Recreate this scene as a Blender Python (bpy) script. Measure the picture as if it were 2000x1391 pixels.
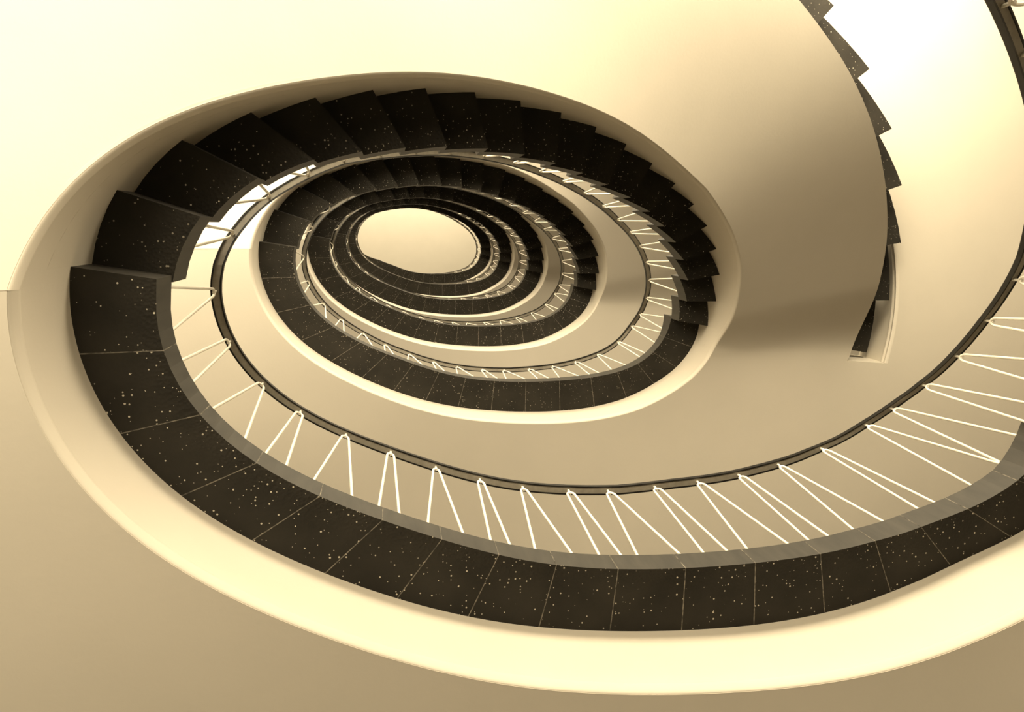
import bpy, bmesh, math
import numpy as np
from mathutils import Matrix, Vector

scene = bpy.context.scene
COL = scene.collection
for o in list(bpy.data.objects):
    bpy.data.objects.remove(o)

# ------------------------------------------------------------------ camera
# plan coordinates: u runs to the right of the picture, v to its top, z up from
# the eye (we look straight up the well).  World: X = -u, Y = v, Z = z + EYE.
EYE = 0.90
F_PX, XV, YV = 1500.0, 763.7, 438.0          # focal length (px of a 2000 px frame), zenith pixel
n = np.array([XV - 1000.0, -(YV - 695.5), F_PX]); n /= np.linalg.norm(n)
eu = np.array([1.0, 0, 0]); eu -= n * (eu @ n); eu /= np.linalg.norm(eu)
ev = np.cross(n, eu)
if ev[1] < 0:
    ev = -ev


def W(u, v, z):
    return (-u, v, z + EYE)


cam_data = bpy.data.cameras.new('camera')
cam = bpy.data.objects.new('camera', cam_data)
COL.objects.link(cam)
cam_data.sensor_fit = 'HORIZONTAL'
cam_data.sensor_width = 36.0
cam_data.lens = 36.0 * F_PX / 2000.0
cam_data.clip_start = 0.05
right = Vector((-eu[0], ev[0], n[0]))
up = Vector((-eu[1], ev[1], n[1]))
fwd = Vector((-eu[2], ev[2], n[2]))
m = Matrix((right, up, -fwd)).transposed().to_4x4()
m.translation = Vector((0, 0, EYE))
cam.matrix_world = m
scene.camera = cam

# ------------------------------------------------------------------ world, exposure
scene.view_settings.view_transform = 'Standard'
scene.view_settings.look = 'None'
scene.view_settings.gamma = 1.0
scene.view_settings.exposure = 0.0
scene.view_settings.use_curve_mapping = False

world = bpy.data.worlds.new('world')
scene.world = world
world.use_nodes = True
bg = world.node_tree.nodes['Background']
bg.inputs[0].default_value = (1.0, 0.90, 0.70, 1)
bg.inputs[1].default_value = 0.25

# ------------------------------------------------------------------ levels
H = 3.4                       # storey height, twenty risers
R = H / 20.0
Z1 = 0.7359 * H               # underside of the lowest landing's edge panels
SLAB = 0.39                   # depth of the plaster slab below the panels
N_LEVEL = 6                   # landings in view
FLOOR_Z = -EYE
WALL_N = 3.3                  # v of the window wall
WALL_S, WALL_L, WALL_R = -6.0, -5.5, 7.5


def zl(k):
    return Z1 + (k - 1) * H


# stand-in for window daylight: one unseen area lamp added just inside each storey's window
LAMP = (1.0, 0.86, 0.61)
TILT = 36
POWER = {0: 860, 1: 1070, 2: 620, 3: 620, 4: 600, 5: 600, 6: 540}
for k in range(0, N_LEVEL + 1):
    zb = FLOOR_Z + 0.25 if k == 0 else zl(k) + 0.45
    zt = zb + (1.5 if k < 2 else 2.2)
    ld = bpy.data.lights.new('window_daylight', 'AREA')
    ld.shape = 'RECTANGLE'
    ld.size = 8.0
    ld.size_y = zt - zb
    ld.energy = POWER[k]
    ld.color = LAMP
    lo = bpy.data.objects.new('window_daylight', ld)
    COL.objects.link(lo)
    lo.location = W(0.15, WALL_N - 0.55, (zb + zt) / 2)
    lo.rotation_euler = (math.radians(-90 - (TILT if k < 2 or k == 6 else 5)), 0, 0)      # into the hall and upwards, as off sunlit ground

# ------------------------------------------------------------------ plan curves
A36 = np.array([[-0.71, -0.167], [-0.613, 0.024], [-0.455, 0.158], [-0.278, 0.237], [-0.105, 0.283], [0.068, 0.317], [0.256, 0.341], [0.459, 0.35], [0.664, 0.34], [0.858, 0.314], [1.046, 0.276], [1.236, 0.224], [1.428, 0.158], [1.61, 0.078], [1.772, -0.014], [1.915, -0.122], [2.043, -0.251], [2.148, -0.407], [2.212, -0.58], [2.218, -0.752], [2.169, -0.904], [2.076, -1.026], [1.948, -1.117], [1.778, -1.18], [1.559, -1.218], [1.3, -1.236], [1.03, -1.237], [0.775, -1.222], [0.548, -1.19], [0.342, -1.138], [0.144, -1.068], [-0.055, -0.986], [-0.257, -0.89], [-0.452, -0.766], [-0.616, -0.598], [-0.712, -0.389]])
B36 = np.array([[-0.957, -0.126], [-0.863, 0.108], [-0.696, 0.282], [-0.492, 0.401], [-0.277, 0.484], [-0.06, 0.545], [0.164, 0.586], [0.399, 0.602], [0.642, 0.595], [0.883, 0.568], [1.117, 0.521], [1.34, 0.45], [1.556, 0.358], [1.768, 0.252], [1.975, 0.137], [2.168, 0.006], [2.332, -0.158], [2.449, -0.359], [2.506, -0.583], [2.497, -0.802], [2.423, -0.996], [2.289, -1.159], [2.099, -1.293], [1.863, -1.395], [1.593, -1.459], [1.308, -1.484], [1.024, -1.482], [0.749, -1.461], [0.486, -1.422], [0.233, -1.361], [-0.013, -1.273], [-0.251, -1.163], [-0.481, -1.031], [-0.691, -0.864], [-0.859, -0.65], [-0.956, -0.393]])


def basis(s):
    s = np.atleast_1d(np.asarray(s, float))
    c = [np.ones(len(s))]
    for q in range(1, 8):
        c += [np.cos(2 * np.pi * q * s / 36), np.sin(2 * np.pi * q * s / 36)]
    return np.stack(c, 1)


_M = basis(np.arange(36))
CA = np.linalg.lstsq(_M, A36, rcond=None)[0]
CB = np.linalg.lstsq(_M, B36, rcond=None)[0]
# the lowest turn swings wider on its right side
FL_S = [0, 5, 8, 10, 12, 14, 16, 16.6, 17.24, 17.9, 18.5, 19, 19.5, 20, 20.5, 21, 21.5, 22, 23, 36]
FL_A = [0, .3, .45, .47, .47, .46, .44, .42, .38, .345, .315, .285, .25, .205, .147, .095, .05, .025, 0, 0]


def dirw(s):
    s = np.atleast_1d(np.asarray(s, float))
    w = basis(s) @ (CB - CA)
    return w / np.linalg.norm(w, axis=1)[:, None]


def flare(s, wide):
    q = np.mod(s, 36.0)
    if not wide:
        return np.zeros((len(q), 2))
    a = sum(np.interp(q + d, FL_S, FL_A) for d in (-.3, -.15, 0, .15, .3)) / 5
    return dirw(s) * a[:, None]


def cA(s, wide=False):
    s = np.atleast_1d(np.asarray(s, float))
    return basis(s) @ CA + flare(s, wide)


def cB(s, wide=False):
    s = np.atleast_1d(np.asarray(s, float))
    q = np.mod(s, 36.0)
    off = np.interp(q, [0, 13.4, 14.7, 15.7, 16.6, 17.4, 18.2, 19, 19.7, 21, 22, 23.2, 36],
                    [0, 0, -.033, -.05, -.056, -.063, -.058, -.037, -.022, -.012, -.012, 0, 0])
    return basis(s) @ CB + dirw(s) * off[:, None] + flare(s, wide)


def along(s, s_tab, a_tab, wide=False):
    s = np.atleast_1d(np.asarray(s, float))
    a = np.interp(s, s_tab, a_tab)
    return basis(s) @ CB + dirw(s) * a[:, None] + flare(s, wide)


def cD(s, wide=False):        # outer ends of the treads
    return along(s, [-1, 12, 13, 15, 17, 19, 21], [1.49, 1.485, 1.473, 1.44, 1.407, 1.378, 1.36], wide)


def cE(s, wide=False):        # outer edge of the plaster soffit
    return along(s, [-1, 12, 13.6, 14.6, 15.6, 16.4, 17.6, 18.4, 21], [1.12, 1.108, 1.107, 1.082, 1.051, 1.036, 1.004, .985, .985], wide)


def s_outer(s):               # the creases at the two ends of a flight run slightly skew
    s = np.atleast_1d(np.asarray(s, float))
    a = np.clip((s - 13) / 6.85, 0, 1); a = a * a * (3 - 2 * a)
    c = np.clip((4 - s) / 4.15, 0, 1); c = c * c * (3 - 2 * c)
    return s - 0.75 * a - 0.35 * c, 0.75 * a


def cEs(s, wide=False):       # outer soffit edge matched to position s of the inner edge
    so, sh = s_outer(s)
    a = np.interp(np.atleast_1d(s), [-1, 12, 13.5, 14.5, 15.5, 16.5, 17.4, 18.5, 19.85, 20.2], [1.12, 1.106, 1.106, 1.096, 1.085, 1.086, 1.093, 1.09, 1.087, 1.087])
    return basis(so) @ CB + dirw(so) * a[:, None] + flare(so, wide)


def cF(s):                    # edge of the opening in the floor above
    return along(s, [-1, 13, 15, 17, 19, 21], [1.55, 1.525, 1.48, 1.455, 1.43, 1.42])


def inward(s, wide=False):    # unit vector into the well
    e = 0.02
    t = cB(np.asarray(s) + e, wide) - cB(np.asarray(s) - e, wide)
    t /= np.linalg.norm(t, axis=1)[:, None]
    return np.stack([t[:, 1], -t[:, 0]], 1)


def zsof(k, s):               # soffit of flight k, eased into the landing it arrives at
    s = np.clip(s, -0.15, 19.85)
    t = np.clip((s - 18.25) / 1.6, 0, 1)
    ease = 18.25 + 1.6 * (t + t * t - t ** 3)      # starts with slope 1, ends flat
    return zl(k) + (np.where(s < 18.25, s, ease) - 2.15) * R


# ------------------------------------------------------------------ materials
def mat(name):
    mt = bpy.data.materials.new(name)
    mt.use_nodes = True
    nt = mt.node_tree
    return mt, nt, nt.nodes['Principled BSDF']


def nd(nt, typ, **kw):
    x = nt.nodes.new(typ)
    for a, b in kw.items():
        setattr(x, a, b)
    return x


def plaster(name, c1, c2, rough=0.75, scale=1.3):
    mt, nt, bs = mat(name)
    geo = nd(nt, 'ShaderNodeNewGeometry')
    no = nd(nt, 'ShaderNodeTexNoise')
    no.inputs['Scale'].default_value = scale
    no.inputs['Detail'].default_value = 5
    no.inputs['Roughness'].default_value = 0.6
    nt.links.new(geo.outputs['Position'], no.inputs['Vector'])
    rp = nd(nt, 'ShaderNodeValToRGB')
    rp.color_ramp.elements[0].position = 0.3
    rp.color_ramp.elements[0].color = (*c1, 1)
    rp.color_ramp.elements[1].position = 0.7
    rp.color_ramp.elements[1].color = (*c2, 1)
    nt.links.new(no.outputs[0], rp.inputs[0])
    nt.links.new(rp.outputs[0], bs.inputs['Base Color'])
    bs.inputs['Roughness'].default_value = rough
    n2 = nd(nt, 'ShaderNodeTexNoise')
    n2.inputs['Scale'].default_value = 60
    nt.links.new(geo.outputs['Position'], n2.inputs['Vector'])
    bp = nd(nt, 'ShaderNodeBump')
    bp.inputs['Strength'].default_value = 0.08
    bp.inputs['Distance'].default_value = 0.004
    nt.links.new(n2.outputs[0], bp.inputs['Height'])
    nt.links.new(bp.outputs[0], bs.inputs['Normal'])
    return mt


M_PLASTER = plaster('cream_plaster', (0.56, 0.51, 0.42), (0.60, 0.545, 0.45))
M_MOULD = plaster('cream_moulding', (0.57, 0.52, 0.43), (0.61, 0.555, 0.46))
M_CEIL = plaster('ceiling_paint', (0.60, 0.55, 0.45), (0.64, 0.585, 0.48))
M_WALL = plaster('wall_paint', (0.20, 0.18, 0.145), (0.24, 0.215, 0.17))  # unseen walls, darkened to cut the light bounced into the well
M_FLOOR = plaster('dark_stone_floor', (0.22, 0.195, 0.155), (0.28, 0.25, 0.20), rough=0.6, scale=3)  # unseen floor tops, tone set for the light they bounce onto soffits


def terrazzo():
    mt, nt, bs = mat('dark_terrazzo')
    geo = nd(nt, 'ShaderNodeNewGeometry')
    at = nd(nt, 'ShaderNodeAttribute', attribute_name='edge')
    mp = nd(nt, 'ShaderNodeMapping')
    nt.links.new(geo.outputs['Position'], mp.inputs['Vector'])
    vo = nd(nt, 'ShaderNodeTexVoronoi')
    vo.inputs['Scale'].default_value = 74
    nt.links.new(mp.outputs[0], vo.inputs['Vector'])
    # chip radius: only some cells carry a chip, more of them towards the well edge
    sep = nd(nt, 'ShaderNodeSeparateColor')
    nt.links.new(vo.outputs['Color'], sep.inputs[0])
    cut = nd(nt, 'ShaderNodeMath', operation='MULTIPLY_ADD')
    cut.inputs[1].default_value = 0.35
    cut.inputs[2].default_value = 0.34
    nt.links.new(at.outputs['Fac'], cut.inputs[0])
    has = nd(nt, 'ShaderNodeMath', operation='LESS_THAN')
    nt.links.new(sep.outputs[0], has.inputs[0])
    nt.links.new(cut.outputs[0], has.inputs[1])
    rad = nd(nt, 'ShaderNodeMath', operation='MULTIPLY_ADD')
    rad.inputs[1].default_value = 0.18
    rad.inputs[2].default_value = 0.09
    pw = nd(nt, 'ShaderNodeMath', operation='POWER')
    pw.inputs[1].default_value = 2.0
    nt.links.new(sep.outputs[1], pw.inputs[0])
    nt.links.new(pw.outputs[0], rad.inputs[0])
    ins = nd(nt, 'ShaderNodeMath', operation='LESS_THAN')
    nt.links.new(vo.outputs['Distance'], ins.inputs[0])
    nt.links.new(rad.outputs[0], ins.inputs[1])
    mul = nd(nt, 'ShaderNodeMath', operation='MULTIPLY')
    nt.links.new(has.outputs[0], mul.inputs[0])
    nt.links.new(ins.outputs[0], mul.inputs[1])
    no = nd(nt, 'ShaderNodeTexNoise')
    no.inputs['Scale'].default_value = 5
    no.inputs['Detail'].default_value = 6
    nt.links.new(geo.outputs['Position'], no.inputs['Vector'])
    rp = nd(nt, 'ShaderNodeValToRGB')
    rp.color_ramp.elements[0].position = 0.35
    rp.color_ramp.elements[0].color = (0.0155, 0.0135, 0.010, 1)
    rp.color_ramp.elements[1].position = 0.75
    rp.color_ramp.elements[1].color = (0.027, 0.0235, 0.0175, 1)
    nt.links.new(no.outputs[0], rp.inputs[0])
    chip = nd(nt, 'ShaderNodeMix', data_type='RGBA')
    chip.inputs[6].default_value = (0.10, 0.085, 0.06, 1)
    chip.inputs[7].default_value = (0.55, 0.50, 0.40, 1)
    nt.links.new(sep.outputs[2], chip.inputs[0])
    mx = nd(nt, 'ShaderNodeMix', data_type='RGBA')
    nt.links.new(mul.outputs[0], mx.inputs[0])
    nt.links.new(rp.outputs[0], mx.inputs[6])
    nt.links.new(chip.outputs[2], mx.inputs[7])
    nt.links.new(mx.outputs[2], bs.inputs['Base Color'])
    bs.inputs['Roughness'].default_value = 0.75
    bs.inputs['Specular IOR Level'].default_value = 0.2
    # pebbly underside
    v2 = nd(nt, 'ShaderNodeTexVoronoi')
    v2.inputs['Scale'].default_value = 90
    nt.links.new(geo.outputs['Position'], v2.inputs['Vector'])
    bp = nd(nt, 'ShaderNodeBump')
    bp.inputs['Distance'].default_value = 0.004
    st = nd(nt, 'ShaderNodeMath', operation='MULTIPLY_ADD')
    st.inputs[1].default_value = 0.6
    st.inputs[2].default_value = 0.08
    nt.links.new(at.outputs['Fac'], st.inputs[0])
    nt.links.new(st.outputs[0], bp.inputs['Strength'])
    nt.links.new(v2.outputs['Distance'], bp.inputs['Height'])
    nt.links.new(bp.outputs[0], bs.inputs['Normal'])
    return mt


def simple(name, col, rough=0.5, var=0.15, scale=20, metallic=0.0, stretch=None):
    mt, nt, bs = mat(name)
    geo = nd(nt, 'ShaderNodeNewGeometry')
    mp = nd(nt, 'ShaderNodeMapping')
    if stretch:
        mp.inputs['Scale'].default_value = stretch
    nt.links.new(geo.outputs['Position'], mp.inputs['Vector'])
    no = nd(nt, 'ShaderNodeTexNoise')
    no.inputs['Scale'].default_value = scale
    no.inputs['Detail'].default_value = 4
    nt.links.new(mp.outputs[0], no.inputs['Vector'])
    rp = nd(nt, 'ShaderNodeValToRGB')
    rp.color_ramp.elements[0].position = 0.3
    rp.color_ramp.elements[1].position = 0.7
    rp.color_ramp.elements[0].color = (*[c * (1 - var) for c in col], 1)
    rp.color_ramp.elements[1].color = (*[c * (1 + var) for c in col], 1)
    nt.links.new(no.outputs[0], rp.inputs[0])
    nt.links.new(rp.outputs[0], bs.inputs['Base Color'])
    bs.inputs['Roughness'].default_value = rough
    bs.inputs['Metallic'].default_value = metallic
    return mt


M_TERR = terrazzo()
M_FACE = simple('terrazzo_edge_face', (0.034, 0.030, 0.023), 0.6, 0.25, 9, stretch=(3, 3, 0.6))
M_GROUT = simple('pale_mortar', (0.13, 0.115, 0.09), 0.9, 0.8, 45)
M_CAP = simple('black_handrail_cap', (0.008, 0.007, 0.0055), 0.45, 0.1)
M_BAR = simple('grey_steel_bar', (0.30, 0.27, 0.215), 0.5, 0.12, 40)
M_WHITE = simple('cream_enamel', (0.82, 0.77, 0.66), 0.4, 0.03)
M_FRAME = simple('window_frame_paint', (0.6, 0.55, 0.45), 0.5, 0.05)

mg, ntg, bsg = mat('window_glass')
tr = nd(ntg, 'ShaderNodeBsdfTransparent')
gl = nd(ntg, 'ShaderNodeBsdfGlossy')
gl.inputs['Roughness'].default_value = 0.02
mxs = nd(ntg, 'ShaderNodeMixShader')
mxs.inputs[0].default_value = 0.08
ntg.links.new(tr.outputs[0], mxs.inputs[1])
ntg.links.new(gl.outputs[0], mxs.inputs[2])
ntg.links.new(mxs.outputs[0], ntg.nodes['Material Output'].inputs[0])
M_GLASS = mg


# ------------------------------------------------------------------ mesh helpers
class MB:
    def __init__(self):
        self.v, self.f, self.mi = [], [], []

    def p(self, u, v, z):
        self.v.append(W(float(u), float(v), float(z)))
        return len(self.v) - 1

    def face(self, ids, mi=0):
        self.f.append(list(ids)); self.mi.append(mi)

    def box(self, u0, u1, v0, v1, z0, z1, mi=0):
        c = [self.p(u, v, z) for z in (z0, z1) for v in (v0, v1) for u in (u0, u1)]
        for q in ((0, 1, 3, 2), (4, 5, 7, 6), (0, 1, 5, 4), (2, 3, 7, 6), (0, 2, 6, 4), (1, 3, 7, 5)):
            self.face([c[i] for i in q], mi)

    def sweep(self, rings, mi=0, closed=True, cap=True):
        """rings: list of lists of (u, v, z); consecutive rings are joined."""
        ids = [[self.p(*q) for q in r] for r in rings]
        k = len(ids[0])
        for a, b in zip(ids[:-1], ids[1:]):
            for i in range(k if closed else k - 1):
                j = (i + 1) % k
                self.face((a[i], a[j], b[j], b[i]), mi)
        if cap and closed:
            self.face(ids[0][::-1], mi); self.face(ids[-1], mi)
        return ids

    def build(self, name, mats, parent=None, origin=None, smooth=None, edge=None):
        me = bpy.data.meshes.new(name)
        o = bpy.data.objects.new(name, me)
        COL.objects.link(o)
        off = Vector(origin) if origin is not None else Vector((0, 0, 0))
        if parent is not None:
            o.parent = parent
            loc = off - parent.location
        else:
            loc = off
        o.location = loc
        me.from_pydata([Vector(q) - off for q in self.v], [], self.f)
        for mt in (mats if isinstance(mats, (list, tuple)) else [mats]):
            me.materials.append(mt)
        me.polygons.foreach_set('material_index', self.mi)
        bm = bmesh.new(); bm.from_mesh(me)
        bmesh.ops.recalc_face_normals(bm, faces=bm.faces)
        bm.to_mesh(me); bm.free()
        if edge is not None:
            a = me.attributes.new('edge', 'FLOAT', 'POINT')
            a.data.foreach_set('value', edge)
        if smooth:
            me.polygons.foreach_set('use_smooth', [True] * len(me.polygons))
            me.set_sharp_from_angle(angle=math.radians(smooth))
        me.update()
        return o


def tag(o, label=None, cat=None, group=None, kind=None):
    if label: o['label'] = label
    if cat: o['category'] = cat
    if group: o['group'] = group
    if kind: o['kind'] = kind
    return o


def empty(name, loc):
    o = bpy.data.objects.new(name, None)
    COL.objects.link(o)
    o.empty_display_size = 0.1
    o.location = loc
    return o


ORD = ['first', 'second', 'third', 'fourth', 'fifth', 'sixth', 'seventh', 'eighth', 'ninth', 'tenth', 'eleventh',
       'twelfth', 'thirteenth', 'fourteenth', 'fifteenth', 'sixteenth', 'seventeenth', 'eighteenth', 'nineteenth', 'twentieth']
LAND = {1: 'lowest', 2: 'second', 3: 'third', 4: 'fourth', 5: 'fifth', 6: 'topmost'}
FLIGHT = {0: 'ground', 1: 'lowest full', 2: 'second full', 3: 'third full', 4: 'fourth full', 5: 'topmost full'}

# ------------------------------------------------------------------ building shell
Z_TOP = zl(N_LEVEL) + 3.1
mb = MB(); mb.box(WALL_L, WALL_R, WALL_S, WALL_N, FLOOR_Z - 0.2, FLOOR_Z)
tag(mb.build('floor', M_FLOOR), 'dark ground floor of the stair hall below the stair', 'floor', kind='structure')
mb = MB(); mb.box(WALL_L, WALL_R, WALL_S, WALL_N, Z_TOP, Z_TOP + 0.2)
tag(mb.build('ceiling', M_CEIL), 'cream ceiling seen through the oval well at the very top', 'ceiling', kind='structure')
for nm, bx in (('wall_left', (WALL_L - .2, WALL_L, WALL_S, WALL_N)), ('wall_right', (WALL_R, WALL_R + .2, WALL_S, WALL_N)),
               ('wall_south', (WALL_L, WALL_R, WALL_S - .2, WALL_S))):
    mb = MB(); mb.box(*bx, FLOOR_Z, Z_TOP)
    tag(mb.build(nm, M_WALL), 'plain darkened outer wall of the stair hall (%s)' % nm.split('_')[1], 'wall', kind='structure')
# window wall: piers and spandrels around one wide glazed opening per storey
mb = MB()
WU0, WU1 = -4.0, 4.7
mb.box(WALL_L, WU0, WALL_N, WALL_N + .25, FLOOR_Z, Z_TOP)
mb.box(WU1, WALL_R, WALL_N, WALL_N + .25, FLOOR_Z, Z_TOP)
prev = FLOOR_Z
for k in range(0, N_LEVEL + 1):
    zb = FLOOR_Z + 0.25 if k == 0 else zl(k) + 0.45
    zt = min(zl(k + 1) - SLAB - 0.35, Z_TOP - .1)
    mb.box(WU0, WU1, WALL_N, WALL_N + .25, prev, zb)
    prev = zt
    w = MB(); fr = 0.06
    w.box(WU0, WU1, WALL_N + .05, WALL_N + .12, zb, zb + fr); w.box(WU0, WU1, WALL_N + .05, WALL_N + .12, zt - fr, zt)
    for q in range(9):
        uu = WU0 + (WU1 - WU0 - fr) * q / 8
        w.box(uu, uu + fr, WALL_N + .05, WALL_N + .12, zb + fr, zt - fr)
    wo = w.build('window_%d' % (k + 1), M_FRAME)
    tag(wo, 'wide window lighting the stair at storey %d' % (k + 1), 'window', kind='structure')
    g = MB(); g.box(WU0 + fr, WU1 - fr, WALL_N + .08, WALL_N + .088, zb + fr, zt - fr)
    g.build('window_pane', M_GLASS, wo)
mb.box(WU0, WU1, WALL_N, WALL_N + .25, prev, Z_TOP)
tag(mb.build('wall_north', M_WALL), 'darkened window wall of the stair hall', 'wall', kind='structure')


# ------------------------------------------------------------------ floor slabs with the stair opening
def to_rect(c, p):
    d = np.asarray(p) - c
    ts = []
    if d[0] > 0: ts.append((WALL_R - c[0]) / d[0])
    if d[0] < 0: ts.append((WALL_L - c[0]) / d[0])
    if d[1] > 0: ts.append((WALL_N - c[1]) / d[1])
    if d[1] < 0: ts.append((WALL_S - c[1]) / d[1])
    return c + d * min(ts)


def side(q):
    if abs(q[0] - WALL_R) < 1e-6: return 0
    if abs(q[1] - WALL_S) < 1e-6: return 1
    if abs(q[0] - WALL_L) < 1e-6: return 2
    return 3


CORN = {(0, 1): (WALL_R, WALL_S), (1, 2): (WALL_L, WALL_S), (2, 3): (WALL_L, WALL_N), (3, 0): (WALL_R, WALL_N)}
MOULD = [(-0.012, 0.003), (0.0, 0.0012), (0.004, 0.0035), (0.008, 0.012), (0.014, 0.032), (0.0145, 0.042), (0.009, 0.050), (-0.012, 0.052)]


MOULD_O = [(-0.012, 0.0), (0.012, 0.001), (0.022, 0.012), (0.018, 0.026), (0.008, 0.030), (0.008, 0.044), (0.018, 0.050),
           (0.020, 0.062), (0.010, 0.074), (-0.012, 0.076)]


def moulding(curve, normal, ss, zfun, name, parent, prof=MOULD):
    b = MB()
    rings = []
    for s in ss:
        c = curve(s)[0]; nn = normal(s)[0]
        z = float(zfun(s))
        rings.append([(c[0] + nn[0] * a, c[1] + nn[1] * a, z + h) for a, h in prof])
    b.sweep(rings)
    return b.build(name, M_MOULD, parent, origin=parent.location if parent else None, smooth=50)


S_LAND = np.round(np.arange(19.85, 35.851, 0.1), 3)
S_OPEN = np.round(np.arange(-0.5, 19.101, 0.2), 3)
CEN = np.array([0.75, -0.10])


def slab(k):
    wide = (k == 1)
    inner = [tuple(q) for q in cB(S_LAND, wide)]
    opening = [tuple(q) for q in cF(S_OPEN)]
    loop = inner + opening
    zb, zt = zl(k) - SLAB, zl(k)
    b = MB()
    n_ = len(loop)
    outer = [to_rect(CEN, q) for q in loop]
    ib = [b.p(*q, zb) for q in loop]; it = [b.p(*q, zt) for q in loop]
    ob = [b.p(*q, zb) for q in outer]; ot = [b.p(*q, zt) for q in outer]
    for i in range(n_):
        j = (i + 1) % n_
        b.face((ib[i], it[i], it[j], ib[j]))
        s0, s1 = side(outer[i]), side(outer[j])
        if s0 == s1:
            b.face((ib[i], ib[j], ob[j], ob[i])); b.face((it[i], ot[i], ot[j], it[j]), 1)
            b.face((ob[i], ob[j], ot[j], ot[i]))
        else:
            c = CORN.get((s0, s1)) or CORN.get((s1, s0))
            cb, ct = b.p(*c, zb), b.p(*c, zt)
            b.face((ib[i], ib[j], ob[j], cb, ob[i])); b.face((it[i], ot[i], ct, ot[j], it[j]), 1)
            b.face((ob[i], cb, ct, ot[i])); b.face((cb, ob[j], ot[j], ct))
    o = b.build('floor', [M_PLASTER, M_FLOOR], origin=W(CEN[0], CEN[1] - 2.2, zb), smooth=30)
    tag(o, 'cream plaster landing slab carrying the %s landing of the stair' % LAND[k], 'floor slab', kind='structure')
    moulding(lambda s: cB(s, wide), lambda s: inward(s, wide), S_LAND, lambda s: zb, 'edge_moulding', o)
    moulding(cF, lambda s: -dirw(s), S_OPEN, lambda s: zb, 'edge_moulding', o, MOULD_O)
    return o


for k in range(1, N_LEVEL + 1):
    slab(k)


# ------------------------------------------------------------------ flights: plaster soffit slab
def flight(k):
    wide = (k == 0)
    ss = np.unique(np.round(np.concatenate([np.arange(-0.15, 19.851, 0.1), np.arange(0, 20)]), 3))
    cb, ce = cB(ss, wide), cEs(ss, wide)
    b = MB()
    rings = []
    for i, s in enumerate(ss):
        z0 = float(zsof(k, s))
        z1 = z0 + 0.22
        rings.append([(*cb[i], z0), (*cb[i], z1), (*ce[i], z1), (*ce[i], z0)])
    # tucked under the landing slab at the upper end
    lb, le = cB([20.1], wide)[0], ce[-1] + (cB([20.1], wide) - cB([19.85], wide))[0]
    z0 = float(zsof(k, 19.85)) + 0.001
    rings.append([(*lb, z0), (*lb, z0 + .2), (*le, z0 + .2), (*le, z0)])
    b.sweep(rings)
    # stepped bedding under each tread, so that the slab reaches every tread's underside
    for i in range(0, 21):
        sg = np.linspace(i - 1, i, 5)
        if i == 0:
            sg = np.linspace(-0.15, 0, 3)
        if i == 20:
            sg = np.linspace(19, 19.85, 5)
        pb, pe = cB(sg, wide), cE(sg, wide)
        zt = zl(k) + i * R
        if i == 20:
            pe = pe - dirw(sg) * 0.1
        rr = []
        for q, s in enumerate(sg):
            z0 = float(zsof(k, s)) + 0.2
            rr.append([(*pb[q], z0), (*pb[q], zt), (*pe[q], zt), (*pe[q], z0)])
        b.sweep(rr)
    root = b.build('stair_flight', M_PLASTER, origin=W(0.6, 1.1, zl(k)), smooth=30)
    tag(root, 'cream plaster soffit slab of the %s curving flight, carrying dark treads' % FLIGHT[k], 'stair flight',
        'plaster stair flights')
    moulding(lambda s: cB(s, wide), lambda s: inward(s, wide), ss, lambda s: zsof(k, s), 'edge_moulding', root)
    return root


for k in range(0, N_LEVEL):
    flight(k)


# ------------------------------------------------------------------ terrazzo treads and landing panels
NOS = 0.10


def block(name, s0, s1, ci, co, zb, t0, t1, wide, radial=5, nseg=4):
    """a block between two plan curves, from riser line s0 to s1; speckle density rises to the inner edge"""
    b = MB(); edge = []
    ss = np.linspace(s0, s1, nseg + 1)
    pi, po = ci(ss, wide), co(ss, wide)
    wid = np.linspace(0, 1, radial + 1)
    top, bot = [], []
    for i, s in enumerate(ss):
        t = t0 + (t1 - t0) * i / nseg
        rb, rt = [], []
        for w in wid:
            q = pi[i] * (1 - w) + po[i] * w
            d = np.linalg.norm(q - pi[i])
            rb.append(b.p(*q, zb)); edge.append(max(0.0, 1 - d / 0.12))
            rt.append(b.p(*q, zb + t)); edge.append(0.0)
        bot.append(rb); top.append(rt)
    for i in range(nseg):
        for j in range(radial):
            b.face((bot[i][j], bot[i][j + 1], bot[i + 1][j + 1], bot[i + 1][j]), 0)
            b.face((top[i][j], top[i + 1][j], top[i + 1][j + 1], top[i][j + 1]), 0)
        b.face((bot[i][0], bot[i + 1][0], top[i + 1][0], top[i][0]), 1)
        b.face((bot[i][-1], top[i][-1], top[i + 1][-1], bot[i + 1][-1]), 1)
    for row_b, row_t in ((bot[0], top[0]), (bot[-1], top[-1])):
        for j in range(radial):
            b.face((row_b[j], row_b[j + 1], row_t[j + 1], row_t[j]), 1)
    c = (pi[nseg // 2] + po[nseg // 2]) / 2
    return b.build(name, [M_TERR, M_FACE], origin=W(c[0], c[1], zb), edge=edge)


for k in range(0, N_LEVEL):
    for i in range(1, 20):
        o = block('stair_tread', i - 1 - NOS, i, cA, cD, zl(k) + i * R, R, R, k == 0, radial=9)
        tag(o, 'dark terrazzo tread, %s step up from the left foot of the %s flight' % (ORD[i - 1], FLIGHT[k]),
            'stair tread', 'terrazzo treads of the %s flight' % FLIGHT[k])


def cBin(s, wide=False):
    return cB(s, wide) + dirw(s) * 0.16


def cA_top(s, wide=False):    # the topmost landing stops short: its edge runs straighter at the left
    s = np.atleast_1d(np.asarray(s, float))
    return cA(s) + dirw(s) * np.interp(s, [29, 30.7, 32.2, 33.4, 34.4, 36], [0, -.008, .02, .14, .2, .21])[:, None]


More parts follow.
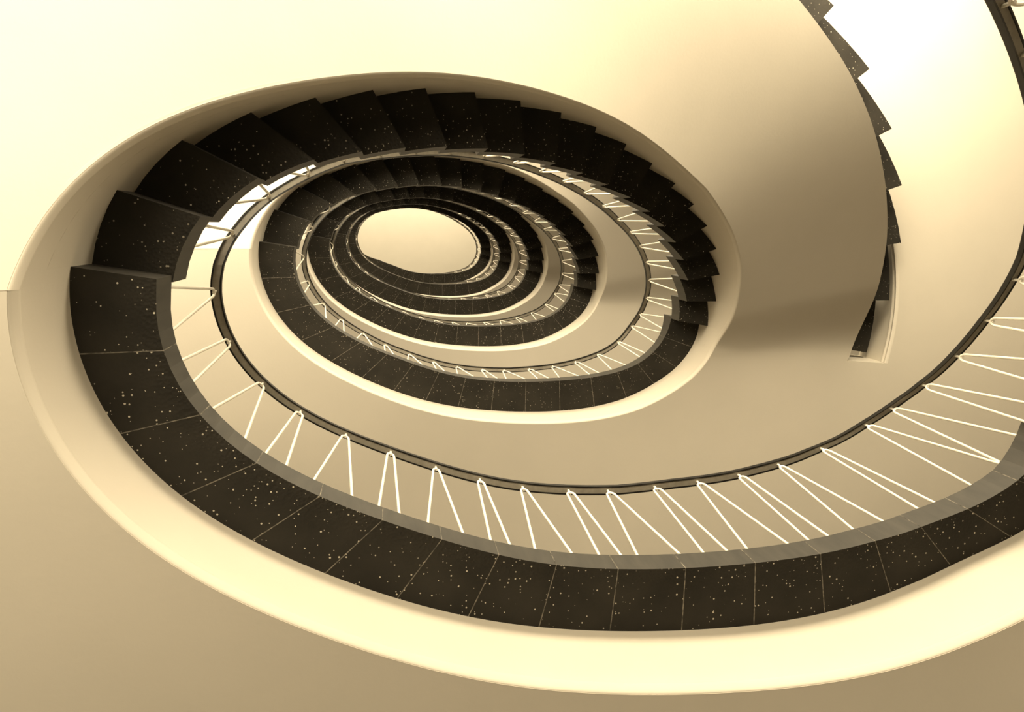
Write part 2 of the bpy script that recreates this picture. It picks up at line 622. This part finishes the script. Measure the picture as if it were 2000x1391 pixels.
def thick(s):                 # edge panels are as deep as a riser at the foot of the next flight
    return float(np.interp(s, [19, 20, 30.5, 34.5, 36], [R, 0.125, 0.12, 0.14, R]))


for k in range(1, N_LEVEL + 1):
    wide = (k == 1)
    cin = cA_top if k == N_LEVEL else cA
    for j in range(17):
        s1 = 36 - j; s0 = s1 - 1
        lo = s0 - (NOS if j == 16 else 0)
        g = 0.007
        o = block('landing_panel', lo if j == 16 else lo + g, s1 if j == 0 else s1 - g, cin, cBin, zl(k), thick(s0), thick(s1), wide, radial=5)
        tag(o, 'dark terrazzo edge panel, %s from the left end of the %s landing' % (ORD[j], LAND[k]),
            'landing panel', 'terrazzo edge panels of the %s landing' % LAND[k])
        if j < 16:
            b = MB()
            ss = (s0 - g, s0 + g)
            pi, po = cin(ss, wide), cB(ss, wide)
            t = thick(s0)
            dz = 0.0006
            inn = -dirw(ss) * 0.0006
            rings = []
            for w in np.linspace(0, 1, 6):
                q = [pi[a] * (1 - w) + po[a] * w + (inn[a] if w == 0 else 0) for a in (0, 1)]
                rings.append([(*q[0], zl(k) - dz), (*q[1], zl(k) - dz), (*q[1], zl(k) + t - .002), (*q[0], zl(k) + t - .002)])
            b.sweep(rings)
            b.build('mortar_joint', M_GROUT, o, origin=o.location)


# ------------------------------------------------------------------ railings
def zpath(k, s):
    """height of the walking line's underside; the landing of storey k is s 19..36, flight k is 36..56"""
    return zl(k) + np.clip(s - 36, 0, 20) * R + np.minimum(s - 20, 0) * R * (k > 0)


RAIL = 0.852
RO_S = [16, 17, 18.4, 19.5, 21.5, 23, 24.7, 26, 31, 33, 34, 35, 36.1, 36.8, 38, 38.5, 39.5, 42, 44.3, 46.4, 47.4, 49.5, 51.8, 54.4, 55.5, 57.5]
RO_A = [-.012, -.02, -.022, -.01, .005, .02, .05, .065, .065, .034, .026, .02, .005, .005, .018, .03, .058, .055, .04, .026, .014, -.016, -.013, -.024, -.01, .005]


def rail_off(k, s):           # the rail runs a little outside or inside the tread ends
    if k == 0:
        return float(np.interp(s, [50, 52, 52.6, 53.2, 53.9, 54.7, 55.2, 55.6, 56], [0, -.024, -.05, -.077, -.10, -.118, -.112, -.092, -.075]))
    if k == 1 and s < 36:
        return float(np.interp(s, [20, 20.5, 21.5, 22, 23, 25, 26, 36], [-.075, -.054, -.034, -.026, -.018, -.012, .003, .005]))
    return float(np.interp(s, RO_S, RO_A))


def tube(b, pts, r, sides=7):
    pts = [np.array(q, float) for q in pts]
    rings = []
    prev = None
    for i, q in enumerate(pts):
        t = pts[min(i + 1, len(pts) - 1)] - pts[max(i - 1, 0)]
        t /= np.linalg.norm(t)
        ref = prev if prev is not None else np.array([0.3, 0.5, 0.81])
        a = ref - t * (ref @ t)
        if np.linalg.norm(a) < 1e-3:
            a = np.array([1.0, 0, 0]) - t * t[0]
        a /= np.linalg.norm(a); prev = a
        c = np.cross(t, a)
        rings.append([tuple(q + r * (math.cos(x) * a + math.sin(x) * c)) for x in np.linspace(0, 2 * math.pi, sides, endpoint=False)])
    b.sweep(rings)


def plan_pt(s, off, wide):
    return (cA(s, wide) + dirw(s) * off)[0]


def wide_at(k, s):
    return (k == 0) or (k == 1 and s < 36)


CAP = [(-0.0215, -0.006), (-0.0150, -0.006), (-0.0150, 0.004), (0.0150, 0.004), (0.0150, -0.006), (0.0215, -0.006),
       (0.0215, 0.016), (0.015, 0.026), (-0.015, 0.026), (-0.0215, 0.016)]
BAR = [(-0.0147, -0.002), (0.0147, -0.002), (0.0147, 0.004), (-0.0147, 0.004)]


def profile_run(k, ss, prof):
    rings = []
    for s in ss:
        wd = wide_at(k, s)
        c = plan_pt(s, rail_off(k, s), wd); nn = dirw(s)[0]
        z = float(zrail(k, s))
        rings.append([(c[0] + nn[0] * a, c[1] + nn[1] * a, z + h) for a, h in prof])
    return rings


def zrail(k, s):
    # eased at the foot of the flight and where it arrives on the next landing
    e = [zpath(k, s + d) for d in (-0.5, -0.25, 0, 0.25, 0.5)]
    return sum(e) / 5 + RAIL


LAND_V = [20.15, 21.4, 22.7, 23.7, 24.55, 25.35, 26.2, 26.95, 27.9, 28.85, 29.85, 30.85, 31.8, 32.75, 33.6, 34.55, 35.5]


def railing(k):
    start = 36.0 if k == 0 else 20.0
    end = 31.0 if k == N_LEVEL else 56.0
    ss = np.arange(start, end + 0.001, 0.1)
    root = empty('stair_railing', W(*plan_pt((start + end) / 2, 0, k == 0), float(zpath(k, (start + end) / 2))))
    if k == N_LEVEL:
        lab = 'black-capped railing with cream V balusters along the topmost landing, below the ceiling'
    elif k == 0:
        lab = 'black-capped railing with cream V balusters on the ground flight, at the right edge'
    else:
        lab = 'black-capped railing with cream V balusters along the %s landing and the flight above' % LAND[k]
    tag(root, lab, 'railing', 'stair railings')
    b = MB(); b.sweep(profile_run(k, ss, CAP)); h = b.build('handrail', M_CAP, root, origin=root.location, smooth=40)
    h['label'] = 'black rounded handrail cap'
    b = MB(); b.sweep(profile_run(k, ss, BAR)); h = b.build('flat_bar', M_BAR, root, origin=root.location)
    h['label'] = 'grey flat bar under the handrail'
    for q, sc in enumerate(([x for x in LAND_V if start <= x < end] + [x + .62 - .3 * (x - 36) / 20 for x in range(36, int(end))]
                             if k else [55.5 - .77 * x for x in range(25)])):
        j = int(sc)
        on_landing = j < 36
        half = (0.33 if q % 2 == 0 else 0.18) if on_landing else (0.30 if q % 2 == 0 else 0.2)
        if on_landing:
            zf = zl(k) + 0.118 if j < 34 else zl(k) + thick(sc)
        else:
            zf = zl(k) + (j - 36 + 1) * R + R
            if j - 36 + 1 > 19:
                zf = zl(k + 1) + thick(19.5)
        wd = wide_at(k, sc)
        zr = float(zrail(k, sc)) - 0.042
        f0, f1 = plan_pt(sc - half, 0.012, wd), plan_pt(sc + half, 0.012, wd)
        # tangent along the rail at the apex
        ro = rail_off(k, sc)
        a0, a1 = plan_pt(sc - 0.072, ro, wd), plan_pt(sc + 0.072, ro, wd)
        c = plan_pt(sc, ro, wd)
        sl = 0.0 if on_landing else R
        P0, P1 = np.array([*f0, zf - .004]), np.array([*f1, zf - .004])
        Q0 = np.array([*(c + (a0 - c) * 1.0), zr - 0.02]); Q1 = np.array([*(c + (a1 - c) * 1.0), zr - 0.02])
        K0, K1 = Q0 + (Q0 - P0) * (0.036 / np.linalg.norm(Q0 - P0)), Q1 + (Q1 - P1) * (0.036 / np.linalg.norm(Q1 - P1))
        pts = [P0, P0 * 0.5 + Q0 * 0.5, Q0]
        for x in np.linspace(0.12, 0.88, 8):
            pts.append((1 - x) ** 3 * Q0 + 3 * x * (1 - x) ** 2 * K0 + 3 * x * x * (1 - x) * K1 + x ** 3 * Q1)
        pts += [Q1, P1 * 0.5 + Q1 * 0.5, P1]
        b = MB(); tube(b, pts, 0.0056)
        topz = zr + 0.042 + 0.001
        tube(b, [(*c, zr - 0.004), (*c, zr + 0.02), (*c, topz)], 0.0058)
        b.build('baluster', M_WHITE, root, origin=root.location, smooth=60)


for k in range(0, N_LEVEL + 1):
    railing(k)
